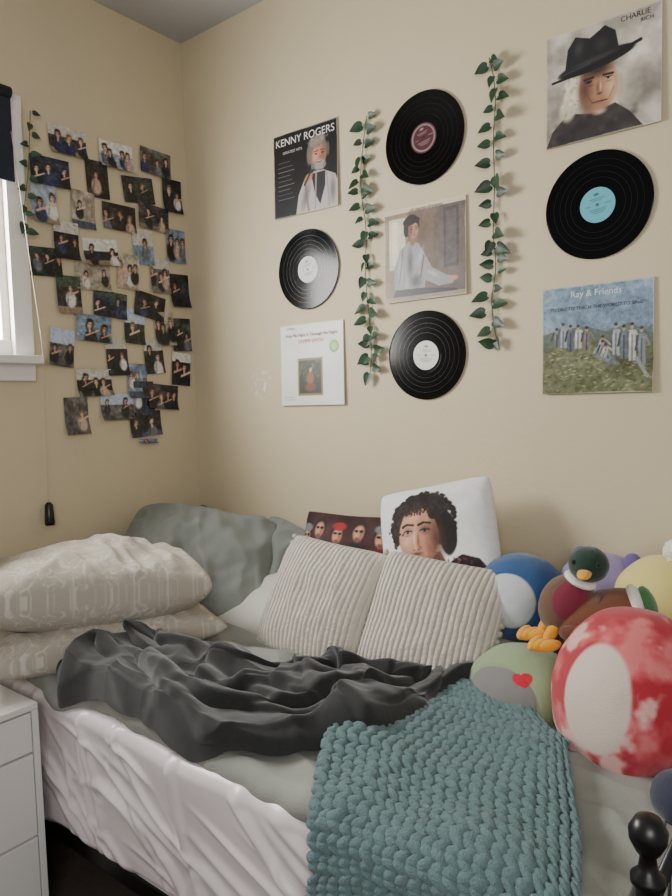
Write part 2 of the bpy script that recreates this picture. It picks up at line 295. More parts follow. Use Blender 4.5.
def record(cx,cz,label,ring,ink):
    R=.151; prof=[(.0036,.0),(.0036,-.0022),(.018,-.0022),(.049,-.0022),(.0505,-.0021),(.058,-.0021),(.0585,-.0022)]
    prof+=[(.1455,-.0022),(.1485,-.0023),(.1508,-.0018),(R,-.001),(R-.001,0),(.0036,0)]
    V=[];F=[];seg=128
    for k,(r,y) in enumerate(prof):
        for j in range(seg): a=2*math.pi*j/seg; V.append((r*math.cos(a),y,r*math.sin(a)))
    n=len(prof)
    for i in range(n):
        i2=(i+1)%n
        for j in range(seg):
            j2=(j+1)%seg; F.append((i*seg+j,i*seg+j2,i2*seg+j2,i2*seg+j))
    o=mesh_obj('vinyl_record',V,F,[m_vinyl],smooth=False)
    nr,ns=40,96; A,Rr=np.meshgrid(np.linspace(0,2*math.pi,ns),np.linspace(.0036,.0495,nr))
    cv=Cv(140,140,label)
    if ring is not None:
        cv.ell(.5,.5,.46,.46,ring,soft=.05).ell(.5,.5,.4,.4,label,soft=.05)
    for y,w in((.68,.2),(.63,.14),(.38,.24),(.33,.2),(.28,.14),(.5,.36)):
        if y==.5: cv.line((.14,.5),(.3,.5),.012,ink,.8).line((.7,.5),(.86,.5),.012,ink,.8)
        else: cv.line((.5-w,y),(.5+w,y),.012,ink,.75)
    cv.ell(.5,.8,.1,.05,ink,soft=.5,al=.8); cv.ell(.5,.5,.07,.07,tuple(np.array(label)*.85),soft=.2).ell(.5,.5,.03,.03,(20,20,20))
    G=st(Rr*np.cos(A),-.0024+0*A,Rr*np.sin(A)); C=cv.sample(.5+G[...,0]/.1,.5+G[...,2]/.1)
    l=grid_obj('centre_label',G,m_print,C); l.parent=o
    # fine track-gap rings
    gm=bpy.data.materials.get('vinyl_track_gap') or M('vinyl_track_gap',(26,26,28),.3)
    V=[];F=[]
    for b in (.076,.092,.108,.126):
        o0=len(V)
        for r_ in(b,b+.0007):
            for j in range(96): a=2*math.pi*j/96; V.append((r_*math.cos(a),-.00235,r_*math.sin(a)))
        F+=gfaces(2,96,o0,wrap=True)
    t_=mesh_obj('track_gaps',V,F,[gm],smooth=False); t_.parent=o
    o.location=(cx,-.005,cz); o.rotation_euler=(0,rng.rand()*.5-.25,0)
record(.69,CZ+.499,(200,198,194),None,(90,90,95))
record(1.209,CZ+.86,(72,24,36),(140,120,120),(180,160,158))
record(1.776,CZ+.533,(96,172,188),None,(40,80,95))
record(1.204,CZ+.141,(214,210,200),None,(110,100,95))
# ------------------------------------------------------------ ivy garlands
def ivy(path,nl,leafs,normal,seed):
    r=np.random.RandomState(seed); P=[Vector(p) for p in path]
    N3=Vector(normal); V=[];F=[];mi=[]
    stem=tube('tmp',path,.0014,m_stem); me=stem.data
    V+= [tuple(v.co) for v in me.vertices]; F+=[tuple(p.vertices) for p in me.polygons]; mi+=[1]*len(F); bpy.data.objects.remove(stem)
    out=[(0,0),(.22,-.1),(.42,.02),(.5,.25),(.42,.5),(.24,.75),(0,1.05),(-.24,.75),(-.42,.5),(-.5,.25),(-.42,.02),(-.22,-.1)]
    side=N3.cross(Vector((0,0,1))).normalized()
    for i in range(nl):
        t=(i+.3*r.rand())/nl*(len(P)-1); k=min(int(t),len(P)-2); p=P[k].lerp(P[k+1],t-k)
        sg=1 if i%2 else -1
        ang=math.radians(sg*(55+45*r.rand())) ; d=(Vector((0,0,-1))*math.cos(ang)+side*math.sin(ang)+N3*(.1+.6*r.rand())).normalized()
        if r.rand()<.2: d=(Vector((0,0,-1))+N3*.3+side*.3*sg).normalized()
        w=d.cross(N3+side*(r.rand()-.5)*1.2+Vector((0,0,1))*(r.rand()-.5)*.8).normalized(); nn=w.cross(d).normalized()
        L=leafs*(.7+.5*r.rand()); b=p+d*L*.3; o0=len(V)
        for x,y in out: V.append(tuple(b+w*x*L*.8+d*y*L+nn*(.22*abs(x)*L-.12*L*y*y)))
        V.append(tuple(b+d*.35*L-nn*.03*L)); c=len(V)-1
        for q in range(12): F.append((o0+q,o0+(q+1)%12,c)); mi.append(0)
        a0=len(V); V+=[tuple(p),tuple(p+w*.001),tuple(b+w*.001),tuple(b)]; F.append((a0,a0+1,a0+2,a0+3)); mi.append(1)
    o=mesh_obj('ivy_garland',V,F,[m_leaf,m_stem],mi=mi); return o
ivy([(.985,-.012,2.44),(.955,-.012,2.3),(.95,-.012,2.18),(.975,-.012,2.05),(.96,-.012,1.9),(.975,-.012,1.75),(.985,-.012,1.62),(.975,-.012,1.54)],40,.042,(0,-1,0),1)
ivy([(1.45,-.012,2.49),(1.475,-.012,2.4),(1.46,-.012,2.25),(1.465,-.012,2.1),(1.455,-.012,1.95),(1.47,-.012,1.85),(1.44,-.012,1.72),(1.475,-.012,1.59)],36,.044,(0,-1,0),2)
ivy([(.03,-.725,2.5),(.03,-.735,2.38),(.03,-.75,2.25),(.03,-.77,2.15),(.03,-.775,2.05)],13,.036,(1,0,0),3)
# ------------------------------------------------------------ photo collage (y,z on the left wall, orientation)
PH=[(-0.57,2.44,1),(-0.36,2.44,1),(-0.17,2.46,1),(-0.65,2.31,1),(-0.45,2.33,0),(-0.26,2.33,1),(-0.09,2.34,0),(-0.68,2.19,0),(-0.52,2.2,0),(-0.36,2.2,1),(-0.19,2.23,1),(-0.6,2.07,0),(-0.45,2.05,1),(-0.25,2.1,0),(-0.08,2.13,0),(-0.7,1.98,1),(-0.49,1.95,1),(-0.33,1.99,0),(-0.17,1.99,0),(-0.6,1.87,0),(-0.42,1.85,1),(-0.23,1.86,1),(-0.07,1.94,0),(-0.5,1.75,1),(-0.31,1.77,0),(-0.16,1.77,0),(-0.07,1.75,0),(-0.64,1.67,0),(-0.4,1.64,0),(-0.22,1.65,0),(-0.08,1.6,0),(-0.51,1.54,1),(-.308,1.548,0),(-.41,1.443,1),(-.282,1.475,0),(-.184,1.48,1),(-.593,1.413,0),(-.278,1.368,1),(-.272,1.296,2)]
V=[];F=[];C=[]
for idx,(py,pz,o) in enumerate(PH):
    r=np.random.RandomState(300+idx); W,H=(.152,.104) if o==1 else ((.098,.142) if o==0 else (.09,.018))
    nx,nz=(56,40) if o==1 else (40,56)
    pal=[(22,24,34),(40,34,34),(28,38,60),(84,80,78),(16,18,22),(150,160,176),(50,44,52),(160,150,136),(110,130,150),(36,44,40)][r.randint(10)]
    c=Cv(nx*2,nz*2,pal); c.noise(3,60,idx).noise(9,40,idx+5)
    if r.rand()<.4: c.rect(0,.5+.25*r.rand(),1,1,[(176,190,210),(190,184,176),(60,76,60),(216,212,206)][r.randint(4)])
    if r.rand()<.3: c.rect(0,0,1,.2,[(110,104,96),(60,70,90),(140,120,100)][r.randint(3)])
    k=r.randint(2,5) if o==1 else r.randint(1,4)
    sc=.85+.6*r.rand()
    for j in range(k):
        x=(j+.5+.5*(r.rand()-.5))/k; y=.48+.25*r.rand(); hw=(.07 if o==1 else .11)*sc*(.85+.3*r.rand()); hh=hw*(W/H)*1.3
        cl=[(16,16,20),(214,210,206),(20,20,26),(40,50,84),(26,26,30),(34,30,34),(186,156,140),(24,26,34),(100,104,114)][r.randint(9)]
        hc=[(26,19,16),(64,44,32),(110,84,56),(18,15,15)][r.randint(4)]; sk=[(208,166,144),(190,144,120),(224,186,164)][r.randint(3)]
        tl=(r.rand()-.5)*40
        c.ell(x+(r.rand()-.5)*.05,y-hh*2.8,hw*2.0,hh*2.3,cl,tl*.5,soft=.3); c.line((x-hw*.8,y-hh*1.6),(x-hw*1.3,y-hh*3.5),hw*.35,tuple(np.array(cl)*.6),.7)
        c.ell(x,y,hw*1.2,hh*1.25,hc,tl,soft=.4).ell(x,y-hh*1.1,hw*.35,hh*.6,sk,soft=.5).ell(x,y-.02,hw*.76,hh*.85,sk,tl,soft=.4).ell(x+hw*.4,y-.02,hw*.3,hh*.7,tuple(np.array(sk)*.65),tl,soft=.9,al=.8).ell(x,y+hh*.75,hw*.95,hh*.4,hc,tl,soft=.5)
        if r.rand()<.4: c.line((x-hw,y-hh*2),(x+hw*2.4,y-hh*.8),hw*.3,sk)
        c.line((x-hw*.5,y+.01),(x+hw*.5,y+.01),hw*.13,(50,36,32),.6); c.ell(x,y-hh*.45,hw*.25,hw*.1,(150,84,78))
    c.noise(16,40,idx+9)
    a=math.radians(r.randn()*3.5); U,Vv=np.meshgrid(np.linspace(0,1,nx),np.linspace(0,1,nz))
    yy=(U-.5)*W; zz=(Vv-.5)*H; cur=.004+.0015*(idx%4)+.08*r.rand()*(Vv-.5)**2*(Vv<.5)+.006*U*r.rand()
    b0=len(V); V+=st(cur,py+yy*math.cos(a)-zz*math.sin(a),pz+yy*math.sin(a)+zz*math.cos(a)).reshape(-1,3).tolist()
    C+=c.sample(U,Vv).reshape(-1,3).tolist(); F+=gfaces(nz,nx,b0)
mesh_obj('photo_collage',V,F,[m_photo],np.array(C))
# ------------------------------------------------------------ bed
bed=empty('bed')
mt=box('mattress',(1.1,-.55,.47),(2.0,1.0,.27),m_matt,.045,bed,5)
box('box_base',(1.1,-.55,.27),(1.98,.98,.14),m_matt,.02,bed)
for y in(-1.03,-.06): box('side_rail',(1.12,y,.19),(2.1,.03,.05),m_black,.004,bed)
for x,zt in((.07,.95),(2.17,.80)):
    for y in(-1.05,-.045):
        lathe('post',[(0,0),(.017,0),(.017,zt-.06),(.024,zt-.055),(.024,zt-.045),(.014,zt-.035),(.011,zt-.015),(.018,zt-.006),(.026,zt+.01),(.027,zt+.024),(.018,zt+.041),(0,zt+.048)],m_black,(x,y,0),bed,24)
    for z in(zt-.1,.35):
        lathe('cross_rail',[(0,-.5),(.01,-.5),(.01,.5),(0,.5)],m_black,(x,-.55,z),bed,12,rot=(math.pi/2,0,0))
    for i in range(6):
        lathe('spindle',[(0,.35),(.006,.35),(.006,zt-.1),(0,zt-.1)],m_black,(x,-.9+i*.14,0),bed,10)
# satin fitted sheet: top strip, rounded edge, side drop with pulled folds
n,m=560,200; S,T=np.meshgrid(np.linspace(.06,2.14,n),np.linspace(0,.66,m),indexing='ij')
L0=.22; Rr=.035
ph=np.clip((T-L0)/(Rr*math.pi/2),0,1)*math.pi/2; dr=np.clip(T-L0-Rr*math.pi/2,0,9)
y=-.82-np.minimum(T,L0)-Rr*np.sin(ph); z=.622-Rr*(1-np.cos(ph))-dr
am=sstep(T,.12,.30)
q=np.random.RandomState(21); disp=np.zeros_like(S); D=dr
for i in range(74):
    x0=-.1+2.3*q.rand(); d0=-.02+.36*q.rand(); ang=math.radians(16+26*q.rand() if q.rand()<.75 else 60+25*q.rand()); Ln=.10+.22*q.rand(); wd=.007+.013*q.rand(); hgt=.006+.012*q.rand(); bow=(q.rand()-.3)*1.2
    p=(S-x0)*math.cos(ang)+(D-d0)*math.sin(ang); o_=-(S-x0)*math.sin(ang)+(D-d0)*math.cos(ang)-bow*p*p/.5
    g=hgt*np.exp(-(p/Ln)**4)
    disp=np.maximum(disp,disp*.6+g*np.exp(-(o_/wd)**2)); disp-=.3*g*np.exp(-((o_-wd*2)/(wd*1.6))**2)
disp=blur(disp,1.3)+.020*fbm(st(S*2.5,D*3,1),2,161)
y=y-am*disp
z=z+.012*fbm(st(S*6,T*0,0),3,5)*sstep(dr,.1,.36); y=y+.05*sstep(dr,.33,.39)
sh=grid_obj('fitted_sheet',st(S,y,z),m_sheet); sh.parent=bed
# ------------------------------------------------------------ duvet
def dz(x,y):
    r=1-np.abs(fbm(st(x*2.6+y*1.8,y*4.2-x*1.2,0),3,31))*3
    r2_=1-np.abs(fbm(st(x*5-y*3,y*6+x*3,7),3,35))*3
    return .662+.014*fbm(st(x*2.5,y*2.5,0),3,30)+.022*np.clip(r,-.4,1)+.010*np.clip(r2_,-.3,1)
n,m=380,260; S,T=np.meshgrid(np.linspace(.10,2.13,n),np.linspace(0,1,m),indexing='ij')
drop=.36*sstep(S,1.52,1.66)+.03*sstep(S,1.36,1.5)
yend=-1.02+.026*fbm(st(S*3.5,0,4),3,41)-.02*sstep(S,1.45,1.62)+.05*(1-sstep(S,.1,.5)); L=yend*-1-.04; rr=.036; arc=math.pi*rr*(1-.5*sstep(S,1.5,1.6)); tot=L+arc+drop; d=T*tot
ph=np.clip((d-L)/rr,0,arc/rr); dr=np.clip(d-L-arc,0,9)
yb=np.where(d<L,-.04-np.minimum(d,L),yend); zb=dz(S,yb)
puff=.022*fbm(st(S*8,0,2),3,47)
yy=yb-(rr+puff)*np.sin(ph); zz=zb-(rr+.004)*(1-np.cos(ph))*1.0
fold=fbm(st(S*8,dr*2,2),3,43)
yy=yy-(.02*fold+.004)*sstep(dr,0,.1); zz=zz-dr
du=grid_obj('duvet',st(S,yy,zz),m_duvet)
sm=du.modifiers.new('thick','SOLIDIFY'); sm.thickness=.012; sm.offset=-1
# ------------------------------------------------------------ pillows / cushions
def pillow(name,w,h,T,n,mat,loc,rot,k=.06,p=.42,wr=.008,seed=0,rib=0,canvas=None,backcol=(220,218,212),bend=0,corner=.0,voff=0):
    s=np.sin(np.linspace(-1,1,n)*math.pi/2) if not rib else np.linspace(-1,1,n)
    U,Vv=np.meshgrid(s,s); cr_=1-corner*(U**2*Vv**2)**2; X=w/2*U*(1-k*(1-Vv**2)*U**2)*cr_; Z=h/2*Vv*(1-k*(1-U**2)*Vv**2)*cr_
    pr=np.clip((1-U**2)*(1-Vv**2),0,1)**p
    e=np.clip(((1-np.abs(U))*(1-np.abs(Vv)))*30,0,1)
    cr=(1-np.abs(fbm(st(X*7,Z*7,seed),3,seed+50))*2.5)
    cr2=np.clip(1-np.abs(fbm(st(X*11+Z*5,Z*5-X*3,seed+9),2,seed+55))*4,-.3,1)
    dd=wr*(cr+fbm(st(X*4,Z*4,seed+3),3,seed+60)+.8*cr2)*pr
    if not rib: dd=blur(dd,1.5)
    Yf=-(T/2*pr+dd*e); Yb=T/2*pr
    if rib:
        ph_=math.pi*rib*U/2+.5*fbm(st(U*2,Vv*2,seed),2,9); gr=1-np.exp(-(np.cos(ph_)/.42)**2)
        gr=gr*(1+.10*vnoise(st(U*rib*.5,Vv*60,seed),seed)); Yf=Yf-.013*(gr-.6)*e; Yb=Yb+.013*(gr-.6)*e
    Yf=Yf+bend*(X/(w/2))**2; Yb=Yb+bend*(X/(w/2))**2
    V=np.concatenate([st(X,Yf,Z).reshape(-1,3),st(X,Yb,Z).reshape(-1,3)])
    F=gfaces(n,n)+[tuple(reversed(q)) for q in gfaces(n,n,n*n)]
    C=None
    if canvas is not None:
        cf=canvas.sample((U+1)/2,(Vv+1)/2-voff).reshape(-1,3); C=np.concatenate([cf,np.ones_like(cf)*np.array(backcol) if backcol is not None else cf])
    o=mesh_obj(name,V,F,[mat],C); weld(o,1e-6); o.location=loc; o.rotation_euler=[math.radians(a) for a in rot]
    return o
cp=Cv(420,420,(170,162,149))
wx=fbm(st(cp.U*9,cp.V*9,3),3,66); wz=fbm(st(cp.U*9,cp.V*9,8),3,67)
pat=fbm(st(cp.U*26+wx*4+cp.V*9,cp.V*20+wz*4-cp.U*7,1),2,70); cp.bl(np.clip((.10-np.abs(pat))*16,0,1)*.8,(204,197,186))
pat=fbm(st(cp.U*52+wx*6,cp.V*46+wz*6,5),2,73); cp.bl(np.clip((.07-np.abs(pat))*12,0,1)*.7,(205,199,189))
pillow('patterned_pillow',.70,.48,.18,200,m_floral,(.42,-.80,.715),(-92,0,68),seed=1,canvas=cp,backcol=None,wr=.018,p=.34)
pillow('patterned_pillow',.72,.50,.27,240,m_floral,(.40,-.81,.855),(-97,3,65),seed=2,canvas=cp,backcol=None,wr=.022,p=.38,corner=.07)
pillow('sage_pillow',.66,.50,.22,170,m_sage,(.37,-.35,.835),(-48,8,28),seed=3,wr=.026,p=.38,corner=.12)
pillow('sage_pillow',.48,.42,.16,150,m_sage,(.66,-.17,.78),(-35,14,-6),seed=4,wr=.026,p=.38,corner=.12)
pillow('plain_pillow',.62,.40,.13,80,m_white_pl,(.84,-.28,.73),(-72,0,0),seed=5,wr=.012)
pillow('plain_pillow',.66,.28,.13,60,m_white_pl,(1.37,-.18,.73),(-82,0,0),seed=6,wr=.01)
c=Cv(280,280,(56,30,32)); c.noise(4,40,1)
for i,(x,y) in enumerate([(.08,.76),(.25,.84),(.47,.8),(.68,.84),(.9,.8),(.28,.5),(.5,.48),(.72,.5)]):
    c.ell(x,y-.24,.13,.16,[(150,36,40),(70,84,120),(170,40,44),(30,28,30),(120,30,34)][i%5],soft=.3).ell(x,y+.01,.085,.115,(40,28,24),soft=.3).ell(x,y-.015,.065,.09,(192,142,116),soft=.3).ell(x+.03,y-.02,.03,.08,(130,88,70),soft=.9,al=.8)
    if i%2==0: c.ell(x,y+.075,.09,.05,[(110,112,120),(150,40,44)][i%4//2],soft=.3)
    c.ell(x-.025,y+.005,.022,.014,(24,20,20)).ell(x+.025,y+.005,.022,.014,(24,20,20)).ell(x,y-.06,.028,.01,(150,80,74)).ell(x,y-.075,.045,.02,(80,54,44),soft=.7,al=.7)
pillow('group_photo_cushion',.42,.4,.13,170,m_cush,(.935,-.135,.845),(-14,-1,0),seed=7,canvas=c,backcol=(50,40,40),wr=.004,corner=.04)
# portrait cushion
c=Cv(440,440,(222,220,218))
c.poly([(.28,0),(.4,.1),(.6,.24),(.78,.34),(.9,.3),(1,.16),(1,0)],(30,25,30))
for i in range(90):
    x,y=.58+.42*rng.rand(),.32*rng.rand(); c.ell(x,y,.02,.008,[(120,30,44),(150,120,110),(70,40,50)][i%3],rng.rand()*180,al=.8,soft=.4)
c.poly([(.34,.05),(.36,.35),(.6,.38),(.72,.2),(.52,.02)],(180,130,105)).poly([(.4,.22),(.62,.38),(.68,.24),(.5,.1)],(104,68,54),.85)
for i in range(260):
    a=math.radians(-55+275*i/259); rr_=.17+.10*rng.rand(); x=.48+rr_*math.cos(a)*1.05; y=.61+rr_*math.sin(a)*.88
    c.ell(x,y,.014+.026*rng.rand(),.012+.02*rng.rand(),[(30,22,20),(26,19,18),(64,47,39),(38,28,24)][i%4],rng.rand()*180,soft=.4)
c.ell(.48,.73,.21,.11,(30,23,21)).ell(.25,.56,.05,.12,(32,24,22)).ell(.69,.5,.07,.17,(32,24,22)).ell(.655,.58,.07,.12,(30,23,21))
c.ell(.45,.51,.172,.235,(180,130,104),soft=.06).ell(.45,.36,.125,.12,(176,126,102),soft=.12)
c.ell(.37,.5,.11,.23,(212,166,139),soft=1,al=.95).ell(.6,.47,.085,.24,(78,49,38),soft=1,al=1).ell(.47,.30,.14,.07,(100,68,56),soft=.9,al=.9).ell(.41,.66,.11,.05,(212,168,144),soft=1,al=.8).ell(.345,.46,.045,.035,(222,176,152),soft=1,al=.8)
c.ell(.3,.72,.08,.045,(30,23,21),30).ell(.46,.755,.14,.045,(30,23,21)).ell(.6,.68,.06,.07,(30,23,21),-30)
for i in range(90):
    x=.29+.33*rng.rand(); c.line((x,.765),(x+(rng.rand()-.5)*.12,.66+.06*rng.rand()),.005,[(34,26,23),(52,38,32)][i%2])
for i in range(40):
    x=.25+.03*rng.randn(); y=.58+.07*rng.randn(); c.ell(x,y,.014,.012,[(30,22,20),(60,45,37)][i%2],soft=.4)
for x,sd in((.37,0),(.515,1)):
    c.ell(x,.552,.058,.042,(114,76,60) if sd==0 else (78,50,40),soft=1,al=.95).ell(x,.54,.032,.010,(176,164,156) if sd==0 else (130,118,110),soft=.3).ell(x,.541,.013,.011,(26,26,24))
    c.line((x-.037,.547),(x-.005,.554),.006,(30,21,19)).line((x-.005,.554),(x+.037,.545),.006,(30,21,19)).ell(x,.514,.04,.010,(130,88,70),soft=.9,al=.8)
    c.line((x-.052,.588),(x-.01,.603),.012,(36,26,22)).line((x-.01,.603),(x+.048,.592),.010,(36,26,22))
c.ell(.428,.48,.014,.075,(226,182,158),soft=1).ell(.462,.47,.018,.09,(112,74,58),soft=1,al=.95).ell(.432,.42,.026,.02,(208,158,136),soft=1).ell(.413,.406,.011,.006,(64,36,32),soft=.4).ell(.455,.406,.012,.006,(56,32,28),soft=.4).ell(.478,.418,.012,.018,(100,64,52),soft=.9)
c.ell(.435,.376,.078,.018,(72,48,40),soft=.9,al=.9).ell(.435,.348,.05,.011,(140,76,70),soft=.4).ell(.437,.332,.045,.012,(164,96,88),soft=.5).line((.385,.341),(.485,.341),.0045,(70,34,34)).ell(.435,.31,.05,.012,(92,62,50),soft=.9,al=.8).ell(.435,.285,.08,.04,(84,58,48),soft=1,al=.85)
c.line((.4,.338),(.25,.285),.011,(240,236,230)).ell(.25,.285,.013,.013,(190,90,50)).ell(.17,.32,.1,.04,(190,186,186),soft=.9,al=.8)
c.ell(.2,.2,.08,.05,(200,150,126),40,soft=.3).line((.2,.22),(.3,.3),.018,(206,158,132)).line((.16,.2),(.27,.31),.014,(166,120,98)); c.noise(60,9,3)
pillow('portrait_cushion',.43,.42,.16,260,m_cush,(1.335,-.17,.97),(-12,-13,0),seed=8,canvas=c,wr=.008,k=.05,corner=.07,voff=.085)
m_pom=M('pompom_yarn',(184,178,168),.95,.8,400)
def pompoms(o,w,h,seed):
    V=[];F=[]
    bm=bmesh.new(); bmesh.ops.create_icosphere(bm,subdivisions=2,radius=.0095); base=[v.co.copy() for v in bm.verts]; bf=[[v.index for v in f_.verts] for f_ in bm.faces]; bm.free()
    for sx in(-1,1):
        for i in range(17):
            zc=-h/2+h*(i+.5)/17; xc=sx*(w/2*(1-.06*(1-(2*zc/h)**2))+.006); o0=len(V)
            for b in base:
                s=1+.3*(random.random()-.5); V.append((xc+b.x*s,b.y*s,zc+b.z*s))
            F+=[[o0+q for q in f_] for f_ in bf]
    p=mesh_obj('pompom_trim',V,F,[m_pom],smooth=True); p.parent=o
a=pillow('ribbed_cushion',.42,.41,.16,360,m_rib,(1.015,-.38,.80),(-30,3,-3),seed=9,rib=24,wr=.007,corner=.06); pompoms(a,.41,.40,1)
a=pillow('ribbed_cushion',.42,.41,.16,360,m_rib,(1.42,-.37,.79),(-30,4,4),seed=10,rib=24,wr=.007,corner=.06); pompoms(a,.41,.40,2)
# ------------------------------------------------------------ plush toys
RT=Vector((.788,.615,0)).normalized()
def dirv(ox,oz):
    q=math.sqrt(max(0,1-ox*ox-oz*oz)); fr=np.array((.5,-.80,.33)); fr/=np.linalg.norm(fr); rt=np.array(RT)
    rt=rt-fr*(rt@fr); rt/=np.linalg.norm(rt); up=np.cross(rt,fr); up=up if up[2]>0 else -up
    d=q*fr+ox*rt+oz*up; return d/np.linalg.norm(d)
def ell_mesh(radii,ns=110,nt=70):
    A,B=np.meshgrid(np.linspace(0,2*math.pi,ns),np.linspace(-math.pi/2,math.pi/2,nt)); N_=st(np.cos(B)*np.cos(A),np.cos(B)*np.sin(A),np.sin(B))
    return N_,N_*np.array(radii)
def plush(name,loc,radii,fn,rot=(0,0,0),seed=0,lump=.04,parent=None,flat=.8,mat=None,ns=110,nt=70,seam=None):
    N_,P=ell_mesh(radii,ns,nt); P=P*(1+lump*fbm(N_*1.6+seed,3,seed+80)[...,None])
    if seam is not None:
        for d,rad in seam: P=P*(1-.02*np.exp(-((np.arccos(np.clip(N_@d,-1,1))-rad)/.025)**2))[...,None]
    P[:,-1]=P[:,0]
    zmin=-radii[2]*flat; P[...,2]=np.where(P[...,2]<zmin,zmin+(P[...,2]-zmin)*.25,P[...,2])
    C=fn(N_); o=grid_obj(name,P,mat or m_plush,C); weld(o,1e-5); o.location=loc; o.rotation_euler=[math.radians(a) for a in rot]
    if parent: o.parent=parent
    return o
def solid(c): return lambda N_: np.ones_like(N_)*np.array(c,float)
def patches(base,lst):
    def fn(N_):
        C=np.ones_like(N_)*np.array(base,float)
        for d,rad,col,sx in lst:
            d=np.array(d); ang=np.arccos(np.clip(N_@d,-1,1))/sx; m_=np.clip((rad-ang)/.03,0,1)[...,None]; C=C*(1-m_)+np.array(col,float)*m_
        return C
    return fn
plush('blue_plush',(1.625,-.21,.865),(.135,.12,.128),patches((40,80,128),[(dirv(-.5,-.1),.64,(190,194,198),1)]),seed=1,ns=200,nt=130,seam=[(dirv(-.5,-.1),.64)])
def gfn(N_):
    C=patches((140,157,120),[(dirv(-.68,-.12),.72,(124,122,120),1)])(N_)
    rt=np.array(RT); fr=dirv(-.20,.26); up=np.cross(rt,fr); up=up if up[2]>0 else -up; up/=np.linalg.norm(up)
    x=(N_@rt-fr@rt)/.14; y=((N_-fr)@up)/.14; hh=(x*x+y*y-1)**3-x*x*y**3
    m_=((hh<0)&(N_@fr>.6))[...,None]; return np.where(m_,np.array((190,36,50.)),C)
plush('green_heart_plush',(1.725,-.43,.70),(.150,.12,.112),gfn,seed=2,ns=260,nt=170,seam=[(dirv(-.68,-.12),.72)])
def rfn(N_):
    n_=fbm(N_*2.4+4,4,91)[...,None]; k_=np.clip(n_*3+.3,0,1); C=np.array((168,36,48.))*(1-k_)+np.array((208,110,110.))*k_
    n2=np.clip(fbm(N_*2.8+9,4,95)*6-.5,0,1)[...,None]; C=C*(1-n2*.85)+np.array((224,186,178.))*n2*.85
    d=dirv(-.70,.05); q=N_-d*(N_@d)[...,None]; dist=np.sqrt((q[...,2]/.58)**2+((q[...,0]**2+q[...,1]**2))/.44**2)
    m_=np.clip((1-dist)/.08,0,1)[...,None]*(N_@d>0)[...,None]; return C*(1-m_)+np.array((205,189,176.))*m_
td=plush('tie_dye_plush',(2.01,-.50,.765),(.178,.165,.21),rfn,seed=3,ns=260,nt=180,flat=.9)
pp=plush('purple_plush',(1.83,-.14,.90),(.12,.11,.11),solid((136,122,162)),seed=4)
for x,z in((-.05,.09),(.085,.085)):
    plush('ear',(x,-.02,z),(.028,.02,.036),solid((100,80,140)),parent=pp,flat=1)
yp=plush('yellow_plush',(2.0,-.19,.92),(.12,.11,.11),solid((212,198,120)),seed=5)
plush('crest_tuft',(.03,-.01,.13),(.03,.03,.03),solid((226,222,205)),parent=yp,lump=.4,flat=1)
bp=plush('brown_plush',(1.925,-.44,.93),(.115,.065,.058),solid((104,60,36)),rot=(0,-18,20),seed=6,flat=1)
plush('white_band',(.075,0,.0),(.022,.06,.054),solid((224,220,210)),parent=bp,flat=1); plush('green_band',(.098,0,.0),(.02,.05,.044),solid((60,110,60)),parent=bp,flat=1)
plush('arm',(-.06,-.045,-.02),(.05,.024,.024),solid((96,54,34)),parent=bp,rot=(0,25,0),flat=1)
plush('navy_plush',(2.145,-.72,.70),(.05,.05,.05),solid((48,52,70)),seed=8)
dk=empty('mallard_duck_plush',(1.84,-.45,.945))
plush('body',(0,0,0),(.062,.06,.078),patches((98,68,50),[(dirv(-.2,.2),.72,(116,32,52),1),(dirv(.5,-.2),.5,(84,58,46),1)]),parent=dk,rot=(0,25,0),flat=1)
plush('neck_ring',(.035,-.005,.065),(.038,.038,.013),solid((226,224,216)),parent=dk,rot=(0,25,0),flat=1)
plush('head',(.055,-.005,.105),(.045,.044,.042),solid((22,50,38)),parent=dk,flat=1)
plush('bill',(.06,-.052,.093),(.016,.03,.009),solid((216,158,50)),parent=dk,rot=(8,0,12),flat=1)
plush('wing',(.062,-.01,-.01),(.018,.045,.06),solid((84,62,52)),parent=dk,rot=(0,25,20),flat=1)
for k,(x,y,z) in enumerate([(-.075,-.02,-.075),(-.035,-.05,-.085)]):
    plush('leg',(x*.6,y*.8,z*.72),(.014,.014,.034),solid((222,152,36)),parent=dk,rot=(0,30,0),flat=1)
    for j in(-1,0,1): plush('toe',(x+j*.016,y-.014,z-.002),(.014,.03,.014),solid((226,158,38)),parent=dk,rot=(10,0,-25*j-30),flat=1)
for s in(-1,1): plush('eye',(.06+s*.028,-.043,.115),(.005,.004,.006),solid((8,8,8)),parent=dk,flat=1)
# ------------------------------------------------------------ throw blanket: crumpled fleece
n,m=560,300; A,B=np.meshgrid(np.linspace(0,1,n),np.linspace(-1,1,m),indexing='ij')
ctl=np.array([(.55,-.90,.13),(.63,-.90,.215),(.85,-.885,.205),(1.08,-.87,.195),(1.25,-.81,.215),(1.38,-.66,.215),(1.44,-.50,.18),(1.48,-.38,.10)])
tt=np.linspace(0,1,len(ctl))
def ci(k):
    x=np.linspace(0,1,200); y=np.interp(x,tt,ctl[:,k]); ke=np.exp(-np.linspace(-2,2,31)**2); ke/=ke.sum(); y=np.convolve(np.pad(y,15,'edge'),ke,'valid'); return np.interp(A,x,y)
CX,CY,HW=ci(0),ci(1),ci(2)
gx=np.gradient(CX,axis=0); gy=np.gradient(CY,axis=0); gl=np.hypot(gx,gy); tx,ty=gx/gl,gy/gl; nx_,ny_=-ty,tx
edge=1+.28*fbm(st(A*6,np.sign(B)*2,1),2,201)
off=B*HW*edge; ends=.06*fbm(st(B*2.0,(A>.5)*3,2),3,205)*(np.abs(A-.5)*2)**4
X=CX+nx_*off+tx*ends; Y=CY+ny_*off+ty*ends
